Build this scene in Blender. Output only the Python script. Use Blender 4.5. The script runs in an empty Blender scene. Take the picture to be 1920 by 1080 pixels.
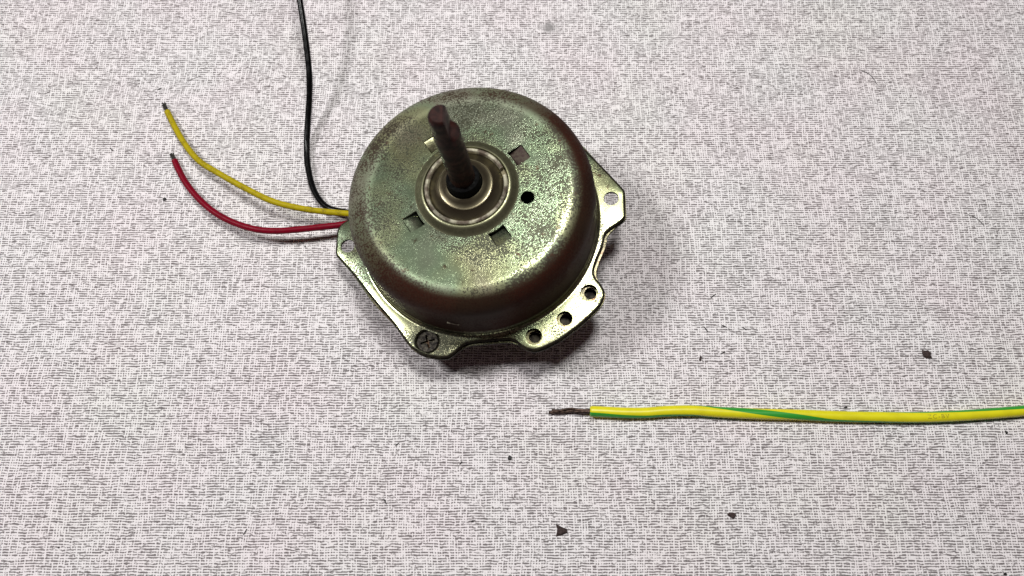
import bpy, bmesh, math, random
from mathutils import Vector, Matrix
from mathutils.geometry import delaunay_2d_cdt
random.seed(7)
MM = 0.001
PI = math.pi
scene = bpy.context.scene
C = scene.collection

# ---------------------------------------------------------------- camera
cam_d = bpy.data.cameras.new('camera')
cam = bpy.data.objects.new('camera', cam_d)
C.objects.link(cam)
cam.location = (0, 0, 0.29293)
cam.rotation_euler = (math.radians(18), 0, 0)
cam_d.sensor_width = 36
cam_d.lens = 30.0
cam_d.clip_start = 0.005
cam_d.clip_end = 20
cam_d.dof.use_dof = True
cam_d.dof.focus_distance = 0.300
cam_d.dof.aperture_fstop = 14.0
scene.camera = cam

# ---------------------------------------------------------------- light
world = bpy.data.worlds.new('World')
scene.world = world
world.use_nodes = True
bg = world.node_tree.nodes['Background']
bg.inputs[0].default_value = (0.44, 0.28, 0.31, 1)
bg.inputs[1].default_value = 0.085


def area(name, loc, target, size, power, col):
    d = bpy.data.lights.new(name, 'AREA')
    d.shape = 'DISK'
    d.size = size
    d.energy = power
    d.color = col
    o = bpy.data.objects.new(name, d)
    C.objects.link(o)
    o.location = loc
    o.rotation_euler = (Vector(target) - Vector(loc)).to_track_quat('-Z', 'Y').to_euler()
    return o


area('window_lamp', (-0.66, 0.26, 0.84), (-0.01, 0.10, 0), 0.17, 5.6, (1.0, 0.99, 0.985))
area('ceiling_lamp', (0.050, 0.290, 0.70), (0.02, 0.1, 0), 0.17, 3.4, (1.0, 1.0, 0.96))
scene.view_settings.view_transform = 'Standard'
scene.view_settings.look = 'None'
scene.view_settings.exposure = 0.0
scene.view_settings.gamma = 1.0


# ---------------------------------------------------------------- node helper
class NT:
    def __init__(self, name):
        self.m = bpy.data.materials.new(name)
        self.m.use_nodes = True
        self.t = self.m.node_tree
        self.t.nodes.clear()
        self.out = self.t.nodes.new('ShaderNodeOutputMaterial')
        self.b = self.t.nodes.new('ShaderNodeBsdfPrincipled')
        self.t.links.new(self.b.outputs[0], self.out.inputs[0])

    def put(self, sock, v):
        if isinstance(v, bpy.types.NodeSocket):
            self.t.links.new(v, sock)
        elif v is not None:
            if isinstance(v, (tuple, list)) and len(v) == 3 and sock.type == 'RGBA':
                v = (*v, 1)
            sock.default_value = v

    def set(self, **k):
        for n, v in k.items():
            self.put(self.b.inputs[n.replace('_', ' ')], v)

    def math(self, op, a, b=None, c=None, clamp=False):
        n = self.t.nodes.new('ShaderNodeMath')
        n.operation = op
        n.use_clamp = clamp
        for i, v in enumerate((a, b, c)):
            if v is not None:
                self.put(n.inputs[i], v)
        return n.outputs[0]

    def coord(self, kind='Object', scale=1000.0, off=(0, 0, 0)):
        n = self.t.nodes.new('ShaderNodeTexCoord')
        mp = self.t.nodes.new('ShaderNodeMapping')
        self.t.links.new(n.outputs[kind], mp.inputs[0])
        s = scale if isinstance(scale, (tuple, list)) else (scale,) * 3
        mp.inputs['Scale'].default_value = s
        mp.inputs['Location'].default_value = off
        return mp.outputs[0]

    def sep(self, v):
        n = self.t.nodes.new('ShaderNodeSeparateXYZ')
        self.t.links.new(v, n.inputs[0])
        return n.outputs

    def comb(self, x=0.0, y=0.0, z=0.0):
        n = self.t.nodes.new('ShaderNodeCombineXYZ')
        for i, v in enumerate((x, y, z)):
            self.put(n.inputs[i], v)
        return n.outputs[0]

    def noise(self, vec, scale=1.0, detail=2.0, rough=0.5, dist=0.0, color=False):
        n = self.t.nodes.new('ShaderNodeTexNoise')
        self.t.links.new(vec, n.inputs['Vector'])
        n.inputs['Scale'].default_value = scale
        n.inputs['Detail'].default_value = detail
        n.inputs['Roughness'].default_value = rough
        n.inputs['Distortion'].default_value = dist
        return n.outputs['Color' if color else 'Fac']

    def ss(self, v, lo, hi, a=0.0, b=1.0):
        n = self.t.nodes.new('ShaderNodeMapRange')
        n.interpolation_type = 'SMOOTHSTEP'
        self.put(n.inputs['Value'], v)
        self.put(n.inputs['From Min'], lo)
        self.put(n.inputs['From Max'], hi)
        self.put(n.inputs['To Min'], a)
        self.put(n.inputs['To Max'], b)
        return n.outputs[0]

    def mix(self, f, a, b, mode='MIX'):
        n = self.t.nodes.new('ShaderNodeMix')
        n.data_type = 'RGBA'
        n.blend_type = mode
        self.put(n.inputs[0], f)
        self.put(n.inputs[6], a)
        self.put(n.inputs[7], b)
        return n.outputs[2]

    def ramp(self, f, pts):
        n = self.t.nodes.new('ShaderNodeValToRGB')
        self.put(n.inputs[0], f)
        e = n.color_ramp.elements
        while len(e) < len(pts):
            e.new(0.5)
        for i, (p, c) in enumerate(pts):
            e[i].position = p
            e[i].color = (*c, 1)
        return n.outputs[0]

    def bump(self, h, strength=0.3, dist=0.0002, normal=None):
        n = self.t.nodes.new('ShaderNodeBump')
        n.inputs['Strength'].default_value = strength
        n.inputs['Distance'].default_value = dist
        self.put(n.inputs['Height'], h)
        if normal is not None:
            self.t.links.new(normal, n.inputs['Normal'])
        return n.outputs[0]


# ---------------------------------------------------------------- materials
def mat_cloth():
    m = NT('printed_weave_cloth')
    v = m.coord()
    x, y, z = m.sep(v)
    # wandering of the threads
    w1 = m.noise(v, 0.10, 2)
    w2 = m.noise(m.coord(off=(31, 7, 0), scale=(450, 1100, 1000)), 1.0, 2)
    w3 = m.noise(m.coord(off=(11, 77, 0)), 0.35, 1)
    yy = m.math('ADD', y, m.math('MULTIPLY', m.math('SUBTRACT', w1, 0.5), 0.9))
    amp = m.ss(w3, 0.42, 0.68, 0.35, 1.7)
    yy = m.math('ADD', yy, m.math('MULTIPLY', m.math('SUBTRACT', w2, 0.5), amp))
    P = 0.88
    r = m.math('DIVIDE', yy, P)
    row = m.math('FLOOR', r)
    fr = m.math('SUBTRACT', r, row)
    tri = m.math('ABSOLUTE', m.math('SUBTRACT', fr, 0.5))          # 0 mid-row, .5 between
    # dash length along each row
    dash = m.noise(m.comb(m.math('MULTIPLY', x, 0.36), m.math('MULTIPLY', row, 7.31)), 1.0, 2.2, 0.6)
    # columns (light warp threads crossing)
    cx = m.math('ADD', x, m.math('MULTIPLY', m.math('SUBTRACT', m.noise(v, 0.03, 1), 0.5), 4.0))
    cx = m.math('ADD', cx, m.math('MULTIPLY', m.math('SUBTRACT', m.noise(v, 0.8, 1), 0.5), 0.5))
    c = m.math('DIVIDE', cx, 0.86)
    col = m.math('FLOOR', c)
    cf = m.math('ABSOLUTE', m.math('SUBTRACT', m.math('SUBTRACT', c, col), 0.5))
    warp = m.noise(m.comb(m.math('MULTIPLY', col, 5.17), m.math('MULTIPLY', y, 0.28), 3.3), 1.0, 2.5)
    warpm = m.math('MULTIPLY', m.ss(warp, 0.47, 0.62), m.ss(cf, 0.42, 0.08))
    # blocky patches of denser and looser print
    p1 = m.noise(m.coord(scale=(110, 170, 1000), off=(3, 9, 0)), 1.0, 3, 0.6)
    fine = m.noise(m.coord(scale=(1300, 1900, 1000)), 1.0, 2, 0.6)
    dens = m.math('ADD', m.math('MULTIPLY', dash, 0.9), m.math('MULTIPLY', p1, 0.04))
    dens = m.math('ADD', dens, m.math('MULTIPLY', m.math('SUBTRACT', fine, 0.5), 0.55))
    dens = m.math('ADD', dens, 0.26)
    dens = m.math('SUBTRACT', dens, m.math('MULTIPLY', warpm, 0.42))
    lit = m.noise(m.comb(m.math('MULTIPLY', x, 0.14), m.math('MULTIPLY', row, 3.17), 9.1), 1.0, 2.0, 0.6)
    dens = m.math('SUBTRACT', dens, m.ss(lit, 0.54, 0.68, 0.0, 0.17))
    dens = m.math('SUBTRACT', dens, m.math('MULTIPLY', m.ss(cf, 0.25, 0.02), 0.10))
    th = m.math('MULTIPLY', m.ss(dens, 0.30, 0.80), 0.34)           # half width of the dark line
    line = m.ss(tri, th, m.math('SUBTRACT', th, 0.16))
    line = m.math('MULTIPLY', line, m.ss(dens, 0.36, 0.50))
    # fuzzy diagonal squiggles between rows
    sq = m.noise(m.coord(scale=(900, 1200, 1000), off=(50, 0, 0)), 1.0, 2, 0.6, 0.6)
    line = m.math('MAXIMUM', line, m.math('MULTIPLY', m.ss(sq, 0.57, 0.66), m.ss(warpm, 0.5, 0.1, 0.0, 0.75)))
    tint = m.noise(v, 0.03, 2)
    tint2 = m.noise(m.coord(off=(200, 90, 0)), 0.022, 2)
    light = m.mix(m.ss(tint, 0.25, 0.75), (0.890, 0.865, 0.875), (0.905, 0.835, 0.862))
    light = m.mix(m.ss(tint2, 0.45, 0.75, 0, 0.4), light, (0.87, 0.87, 0.82))
    dark = m.mix(m.ss(tint, 0.25, 0.75), (0.130, 0.120, 0.124), (0.155, 0.112, 0.124))
    dark = m.mix(m.ss(fine, 0.3, 0.7), dark, (0.22, 0.20, 0.20))
    colr = m.mix(line, light, dark)
    # faint grey smudge on the cloth behind the motor
    dx = m.math('SUBTRACT', x, 15.0)
    dy = m.math('SUBTRACT', y, 205.0)
    dd = m.math('SQRT', m.math('ADD', m.math('MULTIPLY', dx, dx), m.math('MULTIPLY', m.math('MULTIPLY', dy, dy), 1.6)))
    dd = m.math('ADD', dd, m.math('MULTIPLY', m.noise(v, 0.5, 2), 2.0))
    colr = m.mix(m.ss(dd, 5.6, 1.8, 0, 0.75), colr, (0.22, 0.21, 0.21))
    h = m.math('MULTIPLY', m.math('SUBTRACT', 1.0, line), 1.0)
    h = m.math('ADD', h, m.math('MULTIPLY', warpm, 0.5))
    m.set(Base_Color=colr, Roughness=0.62, Normal=m.bump(h, 0.55, 0.00014))
    m.b.inputs['Specular IOR Level'].default_value = 0.35
    return m.m


def mat_plated(name='zinc_plated_steel', light=(0.51, 0.535, 0.375), dark=(0.045, 0.048, 0.032), bias=0.05, rust=0.0, wall=False):
    m = NT(name)
    v = m.coord()
    big = m.noise(v, 0.045, 3, 0.6)
    big2 = m.noise(m.coord(off=(40, 10, 0)), 0.04, 2)
    sp = m.noise(v, 1.6, 3, 0.65, 0.4)
    sp2 = m.noise(m.coord(off=(5, 5, 5)), 3.2, 2, 0.6)
    s = m.math('ADD', sp, m.math('MULTIPLY', m.math('SUBTRACT', sp2, 0.5), 0.35))
    s = m.math('ADD', s, m.math('MULTIPLY', m.math('SUBTRACT', big, 0.5), 0.95))
    mask = m.ss(s, 0.40 + bias, 0.495 + bias)
    hue = m.ramp(big2, [(0.30, (0.92, 0.95, 1.0)), (0.42, (0.80, 1.0, 0.90)), (0.52, (0.95, 1.0, 0.80)),
                        (0.60, (1.0, 0.98, 0.80)), (0.72, (1.0, 0.90, 0.90))])
    lc = m.mix(1.0, light, hue, 'MULTIPLY')
    c = m.mix(mask, m.mix(m.ss(sp2, 0.3, 0.7), dark, (0.11, 0.11, 0.072)), lc)
    # thin scratches
    ang = m.coord(scale=(300, 40, 100), off=(2, 3, 0))
    scn = m.noise(ang, 1.0, 1.5, 0.5, 1.2)
    scr = m.math('MULTIPLY', m.ss(m.math('ABSOLUTE', m.math('SUBTRACT', scn, 0.5)), 0.006, 0.0),
                 m.ss(m.noise(v, 0.08, 1), 0.55, 0.62))
    c = m.mix(m.math('MULTIPLY', scr, 0.7), c, dark)
    if rust > 0:
        rm = m.ss(m.noise(m.coord(off=(9, 9, 9)), 0.30, 4, 0.7), 0.62 - rust, 0.72 - rust)
        c = m.mix(m.math('MULTIPLY', rm, 0.8), c, (0.10, 0.05, 0.028))
    rgh = m.ss(s, 0.36, 0.60, 0.38, 0.22)
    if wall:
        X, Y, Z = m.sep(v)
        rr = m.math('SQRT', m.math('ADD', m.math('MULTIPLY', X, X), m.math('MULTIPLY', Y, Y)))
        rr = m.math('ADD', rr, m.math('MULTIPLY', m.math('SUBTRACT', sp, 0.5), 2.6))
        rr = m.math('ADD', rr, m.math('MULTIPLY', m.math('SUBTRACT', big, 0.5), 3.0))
        rr = m.math('SUBTRACT', rr, m.math('MULTIPLY', m.math('SUBTRACT', X, Y), 0.04))  # band edge shifted by side, as the painted dark reflection runs
        band = m.math('MULTIPLY', m.ss(rr, 31.4, 36.2), m.ss(Z, 16.3, 19.5))  # brown wall stain, with the dark reflections on shoulder and wall painted in
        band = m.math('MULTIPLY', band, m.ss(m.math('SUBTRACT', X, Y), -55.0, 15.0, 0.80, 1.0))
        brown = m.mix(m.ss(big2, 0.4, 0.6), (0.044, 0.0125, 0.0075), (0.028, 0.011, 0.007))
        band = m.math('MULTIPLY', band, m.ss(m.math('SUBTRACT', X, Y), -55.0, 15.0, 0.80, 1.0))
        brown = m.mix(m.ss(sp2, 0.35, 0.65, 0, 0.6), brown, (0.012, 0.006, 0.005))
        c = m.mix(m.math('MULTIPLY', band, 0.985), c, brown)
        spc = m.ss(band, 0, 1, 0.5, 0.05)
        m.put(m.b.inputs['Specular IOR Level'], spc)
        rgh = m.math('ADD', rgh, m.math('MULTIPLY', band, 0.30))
    h = m.math('ADD', m.math('MULTIPLY', mask, 0.5), m.math('MULTIPLY', sp2, 0.5))
    n1 = m.bump(m.noise(v, 0.06, 2), 0.5, 0.0006)
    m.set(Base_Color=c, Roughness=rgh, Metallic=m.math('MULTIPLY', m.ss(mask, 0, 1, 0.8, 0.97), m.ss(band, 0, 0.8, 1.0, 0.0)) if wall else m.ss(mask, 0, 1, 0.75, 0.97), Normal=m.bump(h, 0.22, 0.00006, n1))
    return m.m


def mat_simple(name, col, rough=0.5, metal=0.0, var=0.25, nscale=1.0, bump=0.2, col2=None, spec=0.5):
    m = NT(name)
    v = m.coord()
    n = m.noise(v, nscale, 3, 0.6)
    c2 = col2 or tuple(k * (1 - var) for k in col)
    m.set(Base_Color=m.mix(m.ss(n, 0.38, 0.62), col, c2), Roughness=m.ss(n, 0.3, 0.7, rough * 0.85, min(1, rough * 1.15)),
          Metallic=metal, Normal=m.bump(n, bump, 0.0001))
    m.b.inputs['Specular IOR Level'].default_value = spec
    return m.m


def mat_insulation(name, col, dirt, rough=0.4):
    m = NT(name)
    v = m.coord()
    n = m.noise(v, 0.35, 3, 0.65)
    n2 = m.noise(v, 2.0, 2, 0.6)
    c = m.mix(m.math('MULTIPLY', m.ss(n, 0.45, 0.7), m.ss(n2, 0.35, 0.6)), col, dirt)
    m.set(Base_Color=c, Roughness=m.ss(n, 0.3, 0.7, rough, rough + 0.15), Normal=m.bump(n2, 0.12, 0.0001))
    m.b.inputs['Specular IOR Level'].default_value = 0.16
    return m.m


def mat_striped():
    m = NT('green_yellow_insulation')
    uv = m.t.nodes.new('ShaderNodeUVMap')
    uv.uv_map = 'wrap'
    u, d, _ = m.sep(uv.outputs[0])
    n = m.noise(m.coord(), 0.5, 2)
    dd = m.math('ADD', d, m.math('MULTIPLY', m.math('SUBTRACT', n, 0.5), 0.02))
    k = m.ss(dd, 0.37, 0.325)
    n2 = m.noise(m.coord(off=(4, 4, 4)), 0.25, 3)
    yel = m.mix(m.ss(n2, 0.35, 0.7), (0.80, 0.74, 0.012), (0.72, 0.66, 0.012))
    c = m.mix(k, yel, (0.035, 0.33, 0.035))
    m.set(Base_Color=c, Roughness=0.36, Normal=m.bump(m.noise(m.coord(), 1.2, 2), 0.05, 0.0001))
    return m.m


M_cloth = mat_cloth()
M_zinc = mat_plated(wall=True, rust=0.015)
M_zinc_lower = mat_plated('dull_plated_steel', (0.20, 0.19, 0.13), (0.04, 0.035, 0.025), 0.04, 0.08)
M_edge = mat_simple('dark_sheared_edge', (0.035, 0.030, 0.018), 0.55, 0.4, 0.5, 0.8, 0.4, (0.014, 0.010, 0.008), 0.2)
M_tab = mat_plated('brightened_plated_steel', (0.66, 0.66, 0.48), (0.20, 0.195, 0.14), -0.04, 0.0)  # colour lifted above the housing's to offset the shade inside the windows
M_rustytab = mat_plated('rusty_plated_steel', (0.11, 0.08, 0.06), (0.03, 0.02, 0.016), 0.03, 0.20)
M_browntab = mat_simple('brown_rust', (0.055, 0.032, 0.028), 0.7, 0.2, 0.5, 1.0, 0.6, (0.10, 0.08, 0.06), 0.3)
M_collar = mat_simple('olive_drawn_steel', (0.36, 0.36, 0.22), 0.34, 0.9, 0.35, 0.7, 0.2)
M_bearing = mat_simple('olive_bearing_steel', (0.24, 0.21, 0.135), 0.32, 0.95, 0.25, 0.5, 0.1)
M_oxide = mat_simple('white_oxide_ring', (0.58, 0.55, 0.41), 0.8, 0.0, 0.5, 0.28, 0.5, (0.13, 0.10, 0.075))
M_shaft = mat_simple('rusted_shaft_steel', (0.034, 0.0080, 0.0055), 0.6, 0.0, 0.5, 0.4, 0.5, (0.012, 0.0035, 0.003), 0.20)
M_black = mat_simple('black_rubber', (0.003, 0.003, 0.0033), 0.7, 0, 0.3, 1.0, 0.2, None, 0.12)
M_screw = mat_simple('grimy_screw_steel', (0.070, 0.062, 0.045), 0.55, 0.6, 0.6, 0.9, 1.0, (0.016, 0.012, 0.010))
M_yellow = mat_insulation('aged_yellow_insulation', (0.44, 0.35, 0.004), (0.24, 0.18, 0.008), 0.42)
M_red = mat_insulation('dark_red_insulation', (0.20, 0.0006, 0.013), (0.13, 0.0005, 0.010), 0.35)
M_blk = mat_insulation('black_insulation', (0.002, 0.002, 0.0022), (0.004, 0.004, 0.004), 0.20)
M_tin = mat_simple('tinned_strand_ends', (0.055, 0.050, 0.042), 0.5, 0.5, 0.6, 3.0, 0.6, (0.010, 0.009, 0.008))
M_copper = mat_simple('tarnished_copper', (0.11, 0.07, 0.055), 0.42, 0.8, 0.6, 1.0, 0.3, (0.03, 0.018, 0.014))
M_striped = mat_striped()
M_ink = mat_simple('faded_brown_ink', (0.16, 0.12, 0.01), 0.6, 0, 0.2, 2.0, 0.0, (0.42, 0.36, 0.015))
M_crumb = mat_simple('dark_brown_crumb', (0.050, 0.028, 0.026), 0.8, 0, 0.5, 1.5, 0.6)
M_hair = mat_simple('grey_hair', (0.07, 0.065, 0.065), 0.5, 0, 0.1, 1.0, 0.0)
M_fleck = mat_simple('black_fleck', (0.010, 0.009, 0.009), 0.6, 0, 0.1, 1.0, 0.0)


# ---------------------------------------------------------------- mesh helpers (all in mm)
def finish(name, bm, mat, parent=None, sharp=40, merge=True):
    if merge:
        bmesh.ops.remove_doubles(bm, verts=bm.verts, dist=1e-4)
    for f in bm.faces:
        f.smooth = True
    lim = math.radians(sharp)
    for e in bm.edges:
        if len(e.link_faces) == 2:
            e.smooth = e.calc_face_angle(0) < lim
        else:
            e.smooth = False
    bmesh.ops.scale(bm, vec=(MM, MM, MM), verts=bm.verts)
    me = bpy.data.meshes.new(name)
    bm.to_mesh(me)
    bm.free()
    me.materials.append(mat)
    o = bpy.data.objects.new(name, me)
    C.objects.link(o)
    o.parent = parent
    return o


def lathe(prof, n=96, closed=False, a0=0.0, a1=2 * PI, cx=0, cy=0):
    bm = bmesh.new()
    full = abs(a1 - a0 - 2 * PI) < 1e-6
    rings = []
    for r, z in prof:
        if r < 1e-6:
            rings.append([bm.verts.new((cx, cy, z))])
        else:
            k = n if full else n + 1
            rings.append([bm.verts.new((cx + r * math.cos(a0 + (a1 - a0) * i / n), cy + r * math.sin(a0 + (a1 - a0) * i / n), z)) for i in range(k)])
    m = len(rings)
    for j in range(m if closed else m - 1):
        A, B = rings[j], rings[(j + 1) % m]
        for i in range(n):
            i2 = (i + 1) % n if full else i + 1
            if len(A) == 1 and len(B) > 1:
                bm.faces.new((A[0], B[i], B[i2]))
            elif len(B) == 1 and len(A) > 1:
                bm.faces.new((A[i], B[0], A[i2]))
            elif len(A) > 1:
                bm.faces.new((A[i], B[i], B[i2], A[i2]))
    if not full:
        for i in (0, -1):
            bm.faces.new([r[i] for r in rings])
    bmesh.ops.recalc_face_normals(bm, faces=bm.faces)
    return bm


def circle(cx, cy, r, n):
    return [(cx + r * math.cos(2 * PI * i / n), cy + r * math.sin(2 * PI * i / n)) for i in range(n)]


def inside(p, poly):
    x, y = p
    c = False
    j = len(poly) - 1
    for i in range(len(poly)):
        xi, yi = poly[i]
        xj, yj = poly[j]
        if (yi > y) != (yj > y) and x < (xj - xi) * (y - yi) / (yj - yi) + xi:
            c = not c
        j = i
    return c


def flat_region(bm, outer, holes, z):
    pts, edges = [], []
    for loop in [outer] + holes:
        s = len(pts)
        pts += [Vector(p) for p in loop]
        edges += [(s + i, s + (i + 1) % len(loop)) for i in range(len(loop))]
    res = delaunay_2d_cdt(pts, edges, [], 0, 1e-6)
    vs = [bm.verts.new((v.x, v.y, z)) for v in res[0]]
    for f in res[2]:
        cx = sum(res[0][i].x for i in f) / len(f)
        cy = sum(res[0][i].y for i in f) / len(f)
        if inside((cx, cy), outer) and not any(inside((cx, cy), h) for h in holes):
            fc = bm.faces.new([vs[i] for i in f])
            fc.normal_update()
            if fc.normal.z < 0:
                fc.normal_flip()
    for v in vs:
        if not v.link_faces:
            bm.verts.remove(v)


def add_rings(bm, prof, n):
    rings = [[bm.verts.new((r * math.cos(2 * PI * i / n), r * math.sin(2 * PI * i / n), z)) for i in range(n)] for r, z in prof]
    for A, B in zip(rings, rings[1:]):
        for i in range(n):
            bm.faces.new((A[i], B[i], B[(i + 1) % n], A[(i + 1) % n]))


def chaikin(pts, k=0.22, it=2):
    for _ in range(it):
        q = []
        for i in range(len(pts)):
            a, b = pts[i], pts[(i + 1) % len(pts)]
            kk = min(k, 0.7 / max(1e-6, math.hypot(b[0] - a[0], b[1] - a[1])))
            q.append((a[0] + (b[0] - a[0]) * kk, a[1] + (b[1] - a[1]) * kk))
            q.append((b[0] + (a[0] - b[0]) * kk, b[1] + (a[1] - b[1]) * kk))
        pts = q
    return pts


def catmull(pts, sub=8):
    P = [Vector(p) for p in pts]
    P = [P[0] * 2 - P[1]] + P + [P[-1] * 2 - P[-2]]
    out = []
    for i in range(1, len(P) - 2):
        p0, p1, p2, p3 = P[i - 1], P[i], P[i + 1], P[i + 2]
        for s in range(sub):
            t = s / sub
            out.append(0.5 * ((2 * p1) + (p2 - p0) * t + (2 * p0 - 5 * p1 + 4 * p2 - p3) * t * t + (3 * p1 - p0 - 3 * p2 + p3) * t ** 3))
    out.append(P[-2])
    return out


def frames(path):
    """tangent, side, up per point; 'up' is kept near world +z so that a wrap angle of 0 is the crest"""
    fr = []
    for i, p in enumerate(path):
        t = (path[min(i + 1, len(path) - 1)] - path[max(i - 1, 0)]).normalized()
        side = Vector((0, 0, 1)).cross(t)
        if side.length < 1e-4:
            side = Vector((0, 1, 0))
        side.normalize()
        fr.append((t, side, t.cross(side)))
    return fr


def tube(path, r, n=16, cap=0.25, wob=0.0, stripe=None):
    """round tube with slightly rounded ends; stripe(x) -> angle in degrees writes the 'wrap' uv"""
    bm = bmesh.new()
    fr = frames(path)
    L = len(path)
    rings = []
    s = 0

    def ring(c, f, rad):
        t, sd, up = f
        return [bm.verts.new(c + (up * math.cos(2 * PI * k / n) + sd * math.sin(2 * PI * k / n)) * rad) for k in range(n)]
    seq = []
    t0 = fr[0][0]
    t1 = fr[-1][0]
    seq.append((path[0] - t0 * 0, fr[0], r * (1 - cap)))
    for i in range(L):
        rr = r * (1 + wob * math.sin(i * 0.9) * math.cos(i * 0.37))
        c = path[i] + (t0 * cap * r if i == 0 else Vector()) - (t1 * cap * r if i == L - 1 else Vector())
        seq.append((c, fr[i], rr))
    seq.append((path[-1], fr[-1], r * (1 - cap)))
    for c, f, rad in seq:
        rings.append(ring(c, f, rad))
    for A, B in zip(rings, rings[1:]):
        for k in range(n):
            bm.faces.new((A[k], A[(k + 1) % n], B[(k + 1) % n], B[k]))
    bm.faces.new(rings[0])
    bm.faces.new(rings[-1])
    bmesh.ops.recalc_face_normals(bm, faces=bm.faces)
    if stripe:
        lay = bm.loops.layers.uv.new('wrap')
        dist = {}
        for (c, f, rad), R in zip(seq, rings):
            ph = stripe(c.x)
            for k, v in enumerate(R):
                a = 360.0 * k / n            # +90 = towards +side
                d = (a - ph) % 180.0
                d = min(d, 180 - d)
                dist[v] = (c.x, d / 90.0)
        for fc in bm.faces:
            for lp in fc.loops:
                lp[lay].uv = dist[lp.vert]
    return bm


def tag(o, label=None, cat=None, group=None, kind=None):
    if label:
        o['label'] = label
    if cat:
        o['category'] = cat
    if group:
        o['group'] = group
    if kind:
        o['kind'] = kind
    return o


# ---------------------------------------------------------------- the setting
bm = bmesh.new()
bmesh.ops.create_grid(bm, x_segments=8, y_segments=8, size=900)
bmesh.ops.translate(bm, verts=bm.verts, vec=(0, 100, 0))
cloth = finish('table_surface', bm, M_cloth)
tag(cloth, kind='structure')
cloth['label'] = 'pale tabletop cover printed with a dark grey woven dash pattern'

# ---------------------------------------------------------------- the motor
H = 26.4
n_ = Vector((math.tan(-0.11095), math.tan(0.022788), 1)).normalized()
x_ = (Vector((1, 0, 0)) - n_ * n_.x).normalized()
y_ = n_.cross(x_)
ROT = Matrix((x_, y_, n_)).transposed()
ORG = Vector((-11.65, 114.54, 16.0))          # centre of the flange plane, mm
BASE = 15.0
motor = bpy.data.objects.new('fan_motor', None)
motor.empty_display_size = 0.02
C.objects.link(motor)
motor.location = (ORG - n_ * BASE) * MM
motor.rotation_euler = ROT.to_euler()
tag(motor, 'round zinc plated electric fan motor with upright rusty shaft and three leads', 'motor')


def mpart(name, bm, mat, label=None, sharp=40, merge=True, parent=None):
    """bm is in flange coordinates (z = 0 on the flange plane), moved onto the empty at the base"""
    bmesh.ops.translate(bm, verts=bm.verts, vec=(0, 0, BASE))
    o = finish(name, bm, mat, parent or motor, sharp, merge)
    if label:
        o['label'] = label
    return o


def to_motor(p):
    return ROT.transposed() @ (Vector(p) - ORG)


OUT = [(36.95, 27.36), (43.66, 19.13), (50.2, 10.68), (51.24, 8.99), (51.15, 2.9), (51.19, -0.52), (50.03, -2.06), (47.6, -3.73),
       (45.36, -5.22), (43.95, -6.73), (43.5, -8.67), (42.8, -11.5), (41.1, -15.21), (39.75, -18.83), (39.5, -20.9), (40.07, -22.69),
       (41.78, -24.85), (42.93, -27.36), (42.86, -29.43), (41.52, -32.37), (38.42, -35.61), (33.9, -39.52), (27.64, -44.08),
       (22.32, -46.64), (19.32, -47.46), (16.68, -46.84), (14.38, -45.31), (12.9, -43.9), (10.83, -43.2), (6.37, -43.4),
       (0.99, -43.7), (-2.24, -43.9), (-4.38, -44.55), (-6.15, -46.15), (-8.27, -47.92), (-10.04, -48.97), (-12.92, -48.88),
       (-16.93, -48.2), (-19.68, -47.0), (-22.85, -44.72), (-25.38, -41.3), (-28.33, -37.07), (-36.24, -27.81), (-44.43, -17.51),
       (-51.08, -10.02), (-51.13, -1.04), (-49.93, 1.38), (-46.53, 3.6), (-44.6, 6.0)]
OUT += [(44.3 * math.cos(math.radians(a)), 44.3 * math.sin(math.radians(a))) for a in range(165, 52, -8)]
OUT += [(30.0, 34.2)]
OUT = OUT[::-1]
outer = chaikin(OUT, 0.2, 2)


def rsq(cx, cy, s, ang, rad=0.7, k=3):
    """rounded square, counter-clockwise"""
    pts = []
    hs = s / 2 - rad
    for q, (sx, sy) in enumerate(((1, 1), (-1, 1), (-1, -1), (1, -1))):
        for j in range(k + 1):
            a = (q + j / k) * PI / 2
            pts.append((sx * hs + rad * math.cos(a), sy * hs + rad * math.sin(a)))
    ca, sa = math.cos(ang), math.sin(ang)
    return [(cx + x * ca - y * sa, cy + x * sa + y * ca) for x, y in pts]


NR = 160
SQ = [math.radians(32.8 + 90 * k) for k in range(4)]
SR = 20.0
SS = 5.8
squares = [rsq(SR * math.cos(a), SR * math.sin(a), SS, a) for a in SQ]
bm = bmesh.new()
# raised collar, from the inner rim out to the flat top
add_rings(bm, [(13.9, H - 0.2), (16.0, H - 0.2), (16.3, H - 0.04), (17.0, H), (17.5, H), (17.7, H)], NR)
flat_region(bm, circle(0, 0, 32.6, NR), [circle(0, 0, 17.7, NR)] + squares + [circle(19.6, -4.24, 2.25, 28)], H)
sh = [(32.6, H), (32.8, H)]
RS = 8.2
for j in range(0, 15):
    a = j / 14 * PI / 2 * 0.97
    sh.append((32.8 + RS * math.sin(a), H - RS + RS * math.cos(a)))
sh += [(41.15, 14), (41.3, 8), (41.35, 3.4)]
for j in range(1, 8):
    a = j / 7 * PI / 2
    sh.append((42.7 - 1.35 * math.cos(a), 1.35 - 1.35 * math.sin(a)))
sh[-1] = (42.7, 0)
sh.append((42.78, 0))
add_rings(bm, sh, NR)
HOLES = [(19.01, -42.52, 2.85), (29.37, -36.78, 2.7), (37.76, -27.92, 2.95), (46.35, 6.39, 2.6), (-46.63, -7.18, 2.5)]
SCR = (-16.9, -43.0)
area2 = sum(a[0] * b[1] - b[0] * a[1] for a, b in zip(outer, outer[1:] + outer[:1]))


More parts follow.
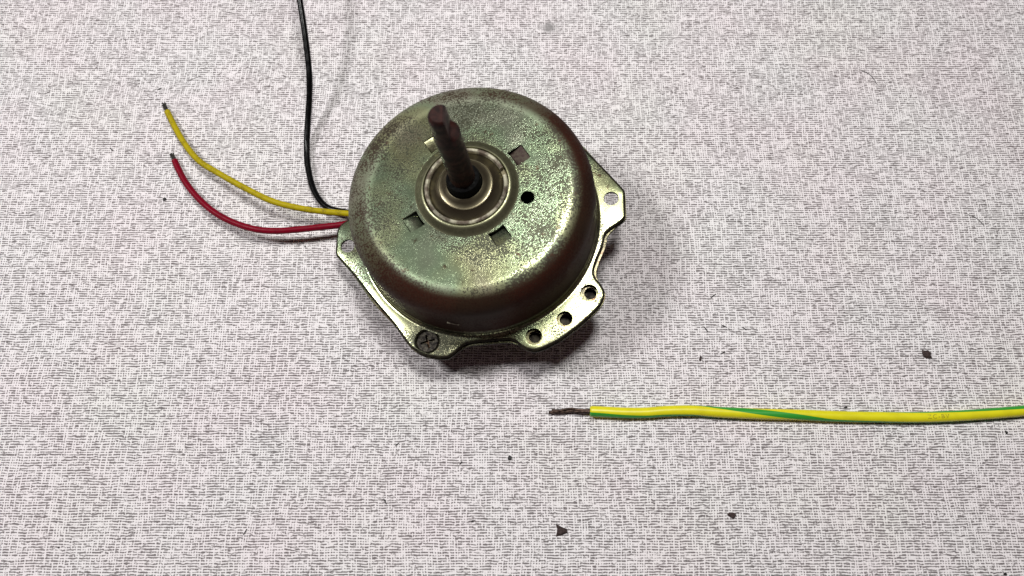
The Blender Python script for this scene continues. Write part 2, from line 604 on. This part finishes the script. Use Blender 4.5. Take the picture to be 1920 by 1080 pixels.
def inset(poly, d):
    s = 1 if area2 > 0 else -1
    out = []
    for i, p in enumerate(poly):
        a, b = poly[i - 1], poly[(i + 1) % len(poly)]
        t = Vector((b[0] - a[0], b[1] - a[1])).normalized()
        q = Vector(p) + Vector((-t.y, t.x)) * s * d
        if q.length < 42.9:
            q = q.normalized() * 42.9
        out.append((q.x, q.y))
    return out


# the flange edge is rolled down all round
lip = [(inset(outer, 0.95), 0.0), (inset(outer, 0.55), -0.10), (inset(outer, 0.2), -0.30), (outer, -0.60)]
for j in range(3):
    A = [bm.verts.new((x, y, lip[j][1])) for x, y in lip[j][0]]
    B = [bm.verts.new((x, y, lip[j + 1][1])) for x, y in lip[j + 1][0]]
    for i in range(len(A)):
        k = (i + 1) % len(A)
        f = bm.faces.new((A[i], A[k], B[k], B[i]))
        f.material_index = 1 if j > 0 else 0
flat_region(bm, lip[0][0], [circle(0, 0, 42.78, NR)] + [circle(x, y, r, 32) for x, y, r in HOLES] + [circle(*SCR, 4.45, 32)], 0)
# the pressed dimple that seats the screw
A = None
for r, z in ((4.45, 0), (4.1, -0.25), (3.9, -0.8)):
    B = [bm.verts.new((SCR[0] + r * math.cos(2 * PI * i / 32), SCR[1] + r * math.sin(2 * PI * i / 32), z)) for i in range(32)]
    if A:
        for i in range(32):
            bm.faces.new((A[i], A[(i + 1) % 32], B[(i + 1) % 32], B[i]))
    A = B
bmesh.ops.remove_doubles(bm, verts=bm.verts, dist=1e-3)
bmesh.ops.recalc_face_normals(bm, faces=bm.faces)
if sum(f.normal.z * f.calc_area() for f in bm.faces) < 0:
    bmesh.ops.reverse_faces(bm, faces=bm.faces)
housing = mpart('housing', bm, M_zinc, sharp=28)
so = housing.modifiers.new('thickness', 'SOLIDIFY')
so.thickness = 1.0 * MM
so.offset = -1
housing.data.materials.append(M_edge)
so.material_offset_rim = 1
bv = housing.modifiers.new('edge', 'BEVEL')
bv.width = 0.2 * MM
bv.segments = 2
bv.limit_method = 'ANGLE'
bv.angle_limit = math.radians(55)
bv.use_clamp_overlap = True
bv.material = 1

# lower plate clamped beneath the flange
low = []
for x, y in OUT:
    r = math.hypot(x, y)
    k = (r + (0.75 if r < 46.5 else 0.15)) / r
    low.append((x * k, y * k))
bm = bmesh.new()
flat_region(bm, chaikin(low, 0.2, 2), [circle(0, 0, 39.0, 96)] +
            [circle(x + (0.3 if i < 3 else 0), y + (0.3 if i < 3 else 0), (2.05 if i < 3 else r + 0.95), 28) for i, (x, y, r) in enumerate(HOLES)], -1.55)
lower = mpart('lower_plate', bm, M_zinc_lower, sharp=28)
so = lower.modifiers.new('thickness', 'SOLIDIFY')
so.thickness = 1.1 * MM
so.offset = -1
lower.data.materials.append(M_edge)
so.material_offset_rim = 1
bv = lower.modifiers.new('edge', 'BEVEL')
bv.width = 0.2 * MM
bv.material = 1
bv.segments = 2
bv.limit_method = 'ANGLE'
bv.angle_limit = math.radians(55)

# rear cup and boss on which the motor rests
prof = [(38.8, -2.0), (38.8, -2.8), (37.6, -4.0), (37.0, -8.5)]
for j in range(0, 7):
    a = j / 6 * PI / 2
    prof.append((34.0 + 3.0 * math.cos(a), -8.6 - 2.9 * math.sin(a)))
prof += [(12, -11.6), (9.5, -12.4), (8.8, -13.2), (8.6, -14.6), (8.0, -15.0), (0, -15.0)]
mpart('rear_cup', lathe(prof, 96), M_zinc_lower)
# stator windings seen darkly through the openings
mpart('stator_core', lathe([(0, 14.5), (34, 14.5), (37.5, 12), (37.5, -2.2), (38.6, -2.3), (38.6, -3.0), (0, -3.0)], 64), M_black)

# tongues pressed down inside the square windows
for i, a in enumerate(SQ):
    bm = bmesh.new()
    s = SS / 2 - 0.12
    zo, zi = H - 0.35, H - 1.7
    th = 0.7
    vs = []
    for (u, w, z) in ((s, -s, zo), (s, s, zo), (-s * 0.72, s, zi), (-s * 0.72, -s, zi), (s, -s, zo - th), (s, s, zo - th), (-s * 0.72, s, zi - th), (-s * 0.72, -s, zi - th)):
        R = SR + u
        vs.append(bm.verts.new((R * math.cos(a) - w * math.sin(a), R * math.sin(a) + w * math.cos(a), z)))
    for f in ((0, 1, 2, 3), (7, 6, 5, 4), (0, 4, 5, 1), (1, 5, 6, 2), (2, 6, 7, 3), (3, 7, 4, 0)):
        bm.faces.new([vs[k] for k in f])
    bmesh.ops.recalc_face_normals(bm, faces=bm.faces)
    bmesh.ops.bevel(bm, geom=bm.edges[:], offset=0.12, segments=1, affect='EDGES')
    mpart('tongue', bm, M_browntab if i == 0 else M_tab,
          {0: 'rust brown tongue in the square window behind the shaft on the right'}.get(i))

# bearing: retaining ring, shield, black sleeve, shaft
mpart('collar', lathe([(13.75, H - 0.1), (13.75, H + 1.6), (13.95, H + 1.95), (14.3, H + 1.95), (15.0, H + 1.45), (15.9, H + 0.65), (16.5, H + 0.2), (16.9, H + 0.02), (16.9, H - 0.1)], 110), M_collar)
mpart('retaining_ring', lathe([(12.2, H + 0.5), (12.2, H + 1.8), (12.45, H + 2.15), (13.0, H + 2.2), (13.35, H + 1.9), (13.4, H + 0.5)], 110, True,
                              math.radians(26), math.radians(26 + 348)), M_oxide)
mpart('bearing_shield', lathe([(13.6, H + 0.3), (12.2, H + 0.35), (11.9, H + 0.75), (11.3, H + 1.05), (9.4, H + 2.35), (9.05, H + 2.7), (8.85, H + 2.9), (8.7, H + 2.9), (8.55, H + 2.75),
                               (8.2, H + 2.8), (7.0, H + 3.5), (6.1, H + 4.1), (5.85, H + 4.2), (5.7, H + 4.0), (5.6, H - 1.0)], 96), M_bearing)
mpart('sleeve', lathe([(3.0, H + 1), (5.5, H + 1), (5.55, H + 3.6), (5.5, H + 6.8), (5.2, H + 7.8), (4.4, H + 8.2), (3.0, H + 8.2)], 64), M_black,
      'black sleeve around the foot of the shaft')

bm = bmesh.new()
RSF = 4.0
zs = [H - 4, H + 8, 45, 54, 62.2, 63.4, 66, 70.6, 71.1, 71.6, 72.0, 72.3, 72.5]
nn = 48
prev = None
fa = math.radians(2)
for z in zs:
    rad = RSF
    flat = 1.4 if z > 63.0 else 9
    if z > 63.0:
        rad = 3.7 - (z - 63) * 0.02
    if z > 70.7:
        t = (z - 70.7) / 1.8
        rad = 3.55 * math.sqrt(max(0.0, 1 - 0.42 * t * t))
        flat = 1.4 - t * 0.5
    row = []
    for i in range(nn):
        a = 2 * PI * i / nn
        x, y = rad * math.cos(a), rad * math.sin(a)
        x = min(x, flat)
        row.append(bm.verts.new((x * math.cos(fa) - y * math.sin(fa), x * math.sin(fa) + y * math.cos(fa), z)))
    if prev:
        for i in range(nn):
            bm.faces.new((prev[i], prev[(i + 1) % nn], row[(i + 1) % nn], row[i]))
    else:
        bm.faces.new(row[::-1])
    prev = row
bm.faces.new(prev)
bmesh.ops.recalc_face_normals(bm, faces=bm.faces)
mpart('shaft', bm, M_shaft, 'dark rusty shaft with one side ground flat near its tip', merge=False)

# screw with a cross recess
bm = bmesh.new()
cr, cl = 0.42, 2.5
cross = [(cr, cr), (cl, cr * 0.8), (cl, -cr * 0.8), (cr, -cr), (cr * 0.8, -cl), (-cr * 0.8, -cl), (-cr, -cr), (-cl, -cr * 0.8), (-cl, cr * 0.8), (-cr, cr), (-cr * 0.8, cl), (cr * 0.8, cl)][::-1]
ca, sa = math.cos(0.25), math.sin(0.25)
cross = [(SCR[0] + x * ca - y * sa, SCR[1] + x * sa + y * ca) for x, y in cross]
flat_region(bm, circle(*SCR, 3.45, 32), [cross], -0.55)
A = [bm.verts.new((SCR[0] + 3.45 * math.cos(2 * PI * i / 32), SCR[1] + 3.45 * math.sin(2 * PI * i / 32), -0.55)) for i in range(32)]
for r, z in ((3.75, -0.85), (3.8, -2.4)):
    B = [bm.verts.new((SCR[0] + r * math.cos(2 * PI * i / 32), SCR[1] + r * math.sin(2 * PI * i / 32), z)) for i in range(32)]
    for i in range(32):
        bm.faces.new((A[i], B[i], B[(i + 1) % 32], A[(i + 1) % 32]))
    A = B
T = [bm.verts.new((x, y, -0.55)) for x, y in cross]
D = [bm.verts.new((SCR[0] + (x - SCR[0]) * 0.75, SCR[1] + (y - SCR[1]) * 0.75, -1.7)) for x, y in cross]
for i in range(12):
    bm.faces.new((T[i], T[(i + 1) % 12], D[(i + 1) % 12], D[i]))
bm.faces.new(D)
bmesh.ops.remove_doubles(bm, verts=bm.verts, dist=1e-3)
bmesh.ops.recalc_face_normals(bm, faces=bm.faces)
mpart('screw', bm, M_screw, 'grimy cross head screw sunk into the front left corner')

# threaded bosses seen through the three front holes
for x, y, r in HOLES[:3]:
    mpart('threaded_boss', lathe([(2.05, -2.7), (2.05, -4.4), (2.6, -4.6), (3.0, -4.4), (3.0, -2.7)][:1] + [(2.05, -4.4), (0, -4.5)], 24, cx=x + 0.3, cy=y + 0.3), M_edge)

# small bright burr low on the front wall
a = math.radians(-98.3)
bm = tube([Vector((41.38 * math.cos(a + t), 41.38 * math.sin(a + t), 12.2 - 14 * t)) for t in (-0.045, -0.02, 0.0, 0.02, 0.045)], 0.22, 8)
mpart('burr', bm, M_oxide, 'short bright nick low on the front wall')

# leads
BLACK = [(-50.59, 121.38, 5.0), (-56.08, 122.01, 5.0), (-61.49, 123.07, 4.5), (-67.05, 124.72, 3.6), (-71.05, 128.37, 2.6), (-74.42, 134.35, 1.8), (-76.94, 143.27, 1.5), (-77.79, 150.83, 2.0), (-77.47, 159.65, 4.5), (-76.68, 167.9, 8.0), (-76.36, 175.79, 12.0), (-77.25, 185.08, 15.5), (-78.39, 193.52, 18.5), (-79.88, 202.31, 21.0), (-81.23, 210.32, 23.0), (-84.18, 225.69, 25.0), (-92, 250, 24), (-108, 272, 17), (-128, 286, 6), (-146, 292, 1.4), (-158, 294, 1.3)]
YELLOW = [(-46.5, 118.8, 7.0), (-50.19, 119.49, 7.0), (-55.03, 120.45, 7.2), (-58.87, 120.95, 7.5), (-67.49, 121.57, 8.0), (-77.25, 123.04, 8.0), (-87.3, 125.99, 7.5), (-97.83, 131.54, 6.5), (-108.82, 138.28, 5.0), (-116.77, 143.68, 3.8), (-123.0, 150.52, 2.6), (-128.29, 158.4, 1.8), (-132.87, 166.38, 1.5)]
RED = [(-46.0, 120.6, 5.2), (-50.44, 119.91, 5.3), (-55.19, 118.95, 5.5), (-61.79, 117.32, 6.0), (-69.3, 116.04, 6.8), (-76.88, 115.13, 7.0), (-84.57, 114.59, 6.8), (-92.51, 115.45, 6.2), (-100.89, 118.44, 5.0), (-108.46, 122.65, 4.0), (-115.32, 128.4, 3.0), (-121.35, 135.25, 2.2), (-125.26, 141.41, 1.7), (-127.44, 145.49, 1.5)]


def lead(pts, r, mat, label, tip):
    path = [to_motor(p) for p in catmull(pts, 10)]
    o = mpart('lead', tube(path, r, 18, 0.2, 0.02), mat, label)
    # bare strands fanning out of the cut end
    d = (path[-1] - path[-3]).normalized()
    for k in range(5):
        a = 2 * PI * k / 5
        off = Vector((math.cos(a), math.sin(a), 0)) * r * 0.38
        off -= d * off.dot(d)
        L = tip * random.uniform(0.75, 1.05)
        pp = [path[-1] - d * 0.8 + off, path[-1] + d * L * 0.4 + off * 1.05, path[-1] + d * L * 0.75 + off * random.uniform(1.0, 1.6),
              path[-1] + d * L + off * random.uniform(1.1, 2.2)]
        mpart('strand', tube(catmull(pp, 3), r * 0.26, 8), M_tin, parent=o)
    return o


lead(BLACK, 1.15, M_blk, 'black lead', 3.0)
lead(YELLOW, 1.15, M_yellow, 'dull yellow lead', 4.2)
lead(RED, 1.2, M_red, 'dark red lead', 3.4)

# ---------------------------------------------------------------- the loose earth wire
EARTH = [(26.66, 50.17, 2.0), (31.04, 49.99, 2.0), (38.33, 49.63, 1.95), (45.64, 49.64, 1.9), (52.98, 50.19, 1.9), (62.12, 50.37, 1.9), (71.22, 49.82, 1.9), (83.95, 49.27, 1.9), (98.51, 48.91, 1.9), (113.04, 48.36, 1.9), (125.78, 48.17, 1.9), (138.53, 48.08, 1.9), (151.36, 48.54, 1.9), (162.43, 49.27, 1.9), (171.69, 50.01, 1.9), (182.82, 50.92, 1.9), (199.36, 51.29, 1.9), (230, 49, 1.9), (262, 52, 1.9)]
OX, OY = 26.66, 50.17
wire = bpy.data.objects.new('earth_wire', None)
wire.empty_display_size = 0.01
C.objects.link(wire)
wire.location = (OX * MM, OY * MM, 0)
tag(wire, 'green and yellow striped earth wire with a bared end lying in front of the motor', 'wire')
KX = [26.66, 62, 87, 109, 133, 175, 262]
KA = [128, 92, 4, -76, -97, -136, -215]


def stripe(x):
    x = x + OX
    for i in range(len(KX) - 1):
        if x <= KX[i + 1] or i == len(KX) - 2:
            t = (x - KX[i]) / (KX[i + 1] - KX[i])
            return KA[i] + (KA[i + 1] - KA[i]) * t


RE = 1.85
epath = [Vector((p.x - OX, p.y - OY, p.z)) for p in catmull(EARTH, 10)]
finish('insulation', tube(epath, RE, 40, 0.22, 0.0, stripe), M_striped, wire)
ESTR = [(27.9, 50.14, 2.0), (23.41, 50.17, 1.6), (20.15, 50.68, 1.35), (16.86, 50.36, 1.15), (14.67, 50.2, 0.95), (12.65, 50.21, 0.9)]
cpath = catmull(ESTR, 6)
cfr = frames(cpath)
for k in range(3):
    pp = []
    for i, (p, f) in enumerate(zip(cpath, cfr)):
        a = 2 * PI * k / 3 + i * 0.10
        g = 0.42 * (1 + (0.5 if i > len(cpath) - 6 else 0) * (i - len(cpath) + 6) / 6)
        pp.append(p + (f[1] * math.sin(a) + f[2] * math.cos(a)) * g - Vector((OX, OY, 0)))
    if k == 1:
        pp = pp[:-3]
    finish('strand', tube(pp, 0.5, 12, 0.3, 0.05), M_copper, wire)
# printing on the sheath, wrapped round it
cu = bpy.data.curves.new('lettering', 'FONT')
cu.body = 'ZC-BV'
cu.size = 2.0
cu.space_character = 1.25
tmp = bpy.data.objects.new('tmp', cu)
C.objects.link(tmp)
dg = bpy.context.evaluated_depsgraph_get()
dg.update()
me = bpy.data.meshes.new_from_object(tmp.evaluated_get(dg))
bpy.data.objects.remove(tmp)
bm = bmesh.new()
bm.from_mesh(me)
bmesh.ops.subdivide_edges(bm, edges=[e for e in bm.edges if e.calc_length() > 0.3], cuts=2)
xs = 141.2
efr = frames(epath)
for v in bm.verts:
    X = xs - OX + v.co.x * 1.12
    ang = math.radians(10) - (v.co.y - 0.7) / RE          # read from the front, upright
    ang = (v.co.y - 0.62) * 1.0 / RE - math.radians(6)
    j = min(range(len(epath)), key=lambda q: abs(epath[q].x - X))
    j2 = j + 1 if epath[j].x < X else j
    j1 = j2 - 1
    t = (X - epath[j1].x) / (epath[j2].x - epath[j1].x)
    c = epath[j1].lerp(epath[j2], t)
    f = efr[j1]
    v.co = c + (f[1] * math.sin(ang) + f[2] * math.cos(ang)) * (RE + 0.012)
    v.co.x = X
finish('lettering', bm, M_ink, wire, merge=False)

# ---------------------------------------------------------------- crumbs, flecks and hairs on the cloth


def crumb(name, x, y, pts, h, mat, label, cat, group, seed):
    """a small broken chip: an uneven outline in mm, thick in the middle"""
    rnd = random.Random(seed)
    bm = bmesh.new()
    n = len(pts)
    b = [bm.verts.new((px * 0.92, py * 0.92, 0.01)) for px, py in pts]
    m1 = [bm.verts.new((px, py, h * rnd.uniform(0.3, 0.5))) for px, py in pts]
    m2 = [bm.verts.new((px * rnd.uniform(0.55, 0.8), py * rnd.uniform(0.55, 0.8), h * rnd.uniform(0.8, 1.0))) for px, py in pts]
    top = bm.verts.new((rnd.uniform(-.1, .1), rnd.uniform(-.1, .1), h * rnd.uniform(0.85, 1.1)))
    bm.faces.new(b[::-1])
    for i in range(n):
        j = (i + 1) % n
        bm.faces.new((b[i], b[j], m1[j], m1[i]))
        bm.faces.new((m1[i], m1[j], m2[j], m2[i]))
        bm.faces.new((m2[i], m2[j], top))
    o = finish(name, bm, mat, None, 25)
    o.location = (x * MM, y * MM, 0)
    return tag(o, label, cat, group)


def blob(rx, ry, n, seed, ang=0.0, jit=0.25):
    rnd = random.Random(seed)
    out = []
    for i in range(n):
        a = 2 * PI * i / n
        k = rnd.uniform(1 - jit, 1 + jit)
        x, y = rx * k * math.cos(a), ry * k * math.sin(a)
        out.append((x * math.cos(ang) - y * math.sin(ang), x * math.sin(ang) + y * math.cos(ang)))
    return out


G = 'crumbs scattered on the cloth'
crumb('crumb', 145.9, 70.7, [(-1.5, 1.5), (-1.6, 0.2), (-1.3, -1.1), (-0.1, -1.6), (1.7, -1.5), (1.3, -0.6), (1.5, 0.4), (0.6, 1.3), (-0.5, 1.2)][::1], 0.9, M_crumb,
      'largest dark brown crumb, square edged, on the right above the striped wire', 'crumb', G, 1)
crumb('crumb', 16.2, 10.9, [(-1.7, 2.1), (-1.2, 0.3), (-1.8, -1.9), (0.2, -1.4), (2.0, -0.7), (2.1, 0.5), (0.5, 1.0)], 0.8, M_crumb,
      'triangular dark brown crumb near the bottom edge of the picture', 'crumb', G, 2)
crumb('crumb', 73.0, 15.8, blob(1.6, 1.0, 9, 3), 0.8, M_crumb, 'oval dark crumb to the right of the triangular one, below the striped wire', 'crumb', G, 3)
crumb('crumb', 66.2, 69.2, blob(0.55, 1.0, 8, 4, -0.3), 0.6, M_crumb, 'narrow bean shaped dark crumb above the striped wire, right of the motor', 'crumb', G, 4)
crumb('crumb', -0.7, 34.5, blob(0.65, 0.8, 8, 5), 0.6, M_fleck, 'small round black crumb below and left of the bared wire end', 'crumb', G, 5)
crumb('crumb', -129.9, 129.95, blob(0.75, 0.7, 7, 6), 0.6, M_fleck, 'small black crumb just left of the red lead', 'crumb', G, 6)
crumb('crumb', 169.1, 43.2, blob(0.45, 0.75, 7, 7, 0.3), 0.5, M_fleck, 'tiny black crumb under the striped wire at the right edge', 'crumb', G, 7)
crumb('crumb', 115.1, 51.8, blob(0.7, 0.35, 7, 8, 0.3), 0.4, M_fleck, 'tiny flat black crumb touching the upper side of the striped wire', 'crumb', G, 8)
crumb('crumb', -148.9, 5.5, blob(0.35, 0.3, 6, 9), 0.3, M_fleck, 'tiny black speck in the bottom left corner', 'crumb', G, 9)
crumb('crumb', 99.3, 64.8, blob(0.5, 0.25, 6, 10, -0.4), 0.3, M_fleck, 'tiny black speck midway between the bean shaped crumb and the largest crumb', 'crumb', G, 10)
crumb('crumb', 160.5, -2.8, blob(0.6, 0.5, 7, 11), 0.4, M_fleck, 'small black speck at the bottom right corner', 'crumb', G, 11)
crumb('crumb', -75.9, 111.2, blob(0.35, 0.35, 6, 12), 0.3, M_fleck, 'tiny black speck below the red lead beside the motor', 'crumb', G, 12)
crumb('crumb', -13.1, 13.8, blob(0.5, 0.3, 6, 13), 0.3, M_fleck, 'tiny black speck left of the triangular crumb', 'crumb', G, 13)


def hair(x, y, pts, r, label, cat, group, mat=M_hair, name='hair'):
    P = catmull([(px, py, r * 1.3 + pz) for px, py, pz in pts], 6)
    o = finish(name, tube(P, r, 6, 0.2), mat, None)
    o.location = (x * MM, y * MM, 0)
    return tag(o, label, cat, group)


HG = 'fine hairs on the cloth'
hair(140.28, 182.6, [(-2.8, 2.3, 0), (-1.2, 1.7, .1), (0.4, 0.3, .2), (1.6, -1.6, .1), (2.6, -3.9, 0)], 0.11, 'curved grey hair near the top right corner', 'hair', HG)
hair(172.0, 122.2, [(-2.9, 1.6, 0), (-1.1, 0.9, .1), (0.4, -0.2, .2), (1.5, -1.5, .1), (2.5, -2.9, 0)], 0.10, 'curved grey hair at the middle of the right edge', 'hair', HG)
FG = 'short black lint fibres on the cloth'
for x, y, dx, dy, lab in ((-152.6, 150.7, 0.5, -0.6, 'lint fibre on the bare cloth left of the lead tips'),
                          (-137.5, 176.9, 0.6, 0.4, 'lint fibre just above the tip of the yellow lead'),
                          (68.8, 79.8, 0.6, -0.9, 'leftmost stubby lint fibre above the bean shaped crumb'),
                          (75.5, 80.8, 0.9, -0.35, 'middle lint fibre of the row above the bean shaped crumb'),
                          (82.5, 80.0, 0.7, -0.5, 'rightmost lint fibre of the row above the bean shaped crumb'),
                          (74.2, 71.1, 0.9, 0.4, 'thin lint fibre just right of the bean shaped crumb'),
                          (72.4, 92.2, 0.9, 0.7, 'lint fibre right of the motor, highest of the short fibres'),
                          (-42.4, 20.3, 0.5, -0.9, 'bent lint fibre near the bottom left of centre'),
                          (-88.1, 10.5, 0.5, 0.9, 'lint fibre in the lower left of the cloth'),
                          (-39.1, 39.2, 0.6, 0.5, 'curled lint fibre below the front left corner of the motor'),
                          (-17.3, 32.9, 0.4, 0.5, 'short lint fibre left of the small round black crumb')):
    hair(x, y, [(-dx, -dy, 0), (-dx * 0.2 + 0.1, -dy * 0.1, .1), (dx, dy, 0)], 0.15, lab, 'lint', FG, M_fleck, 'lint_fibre')
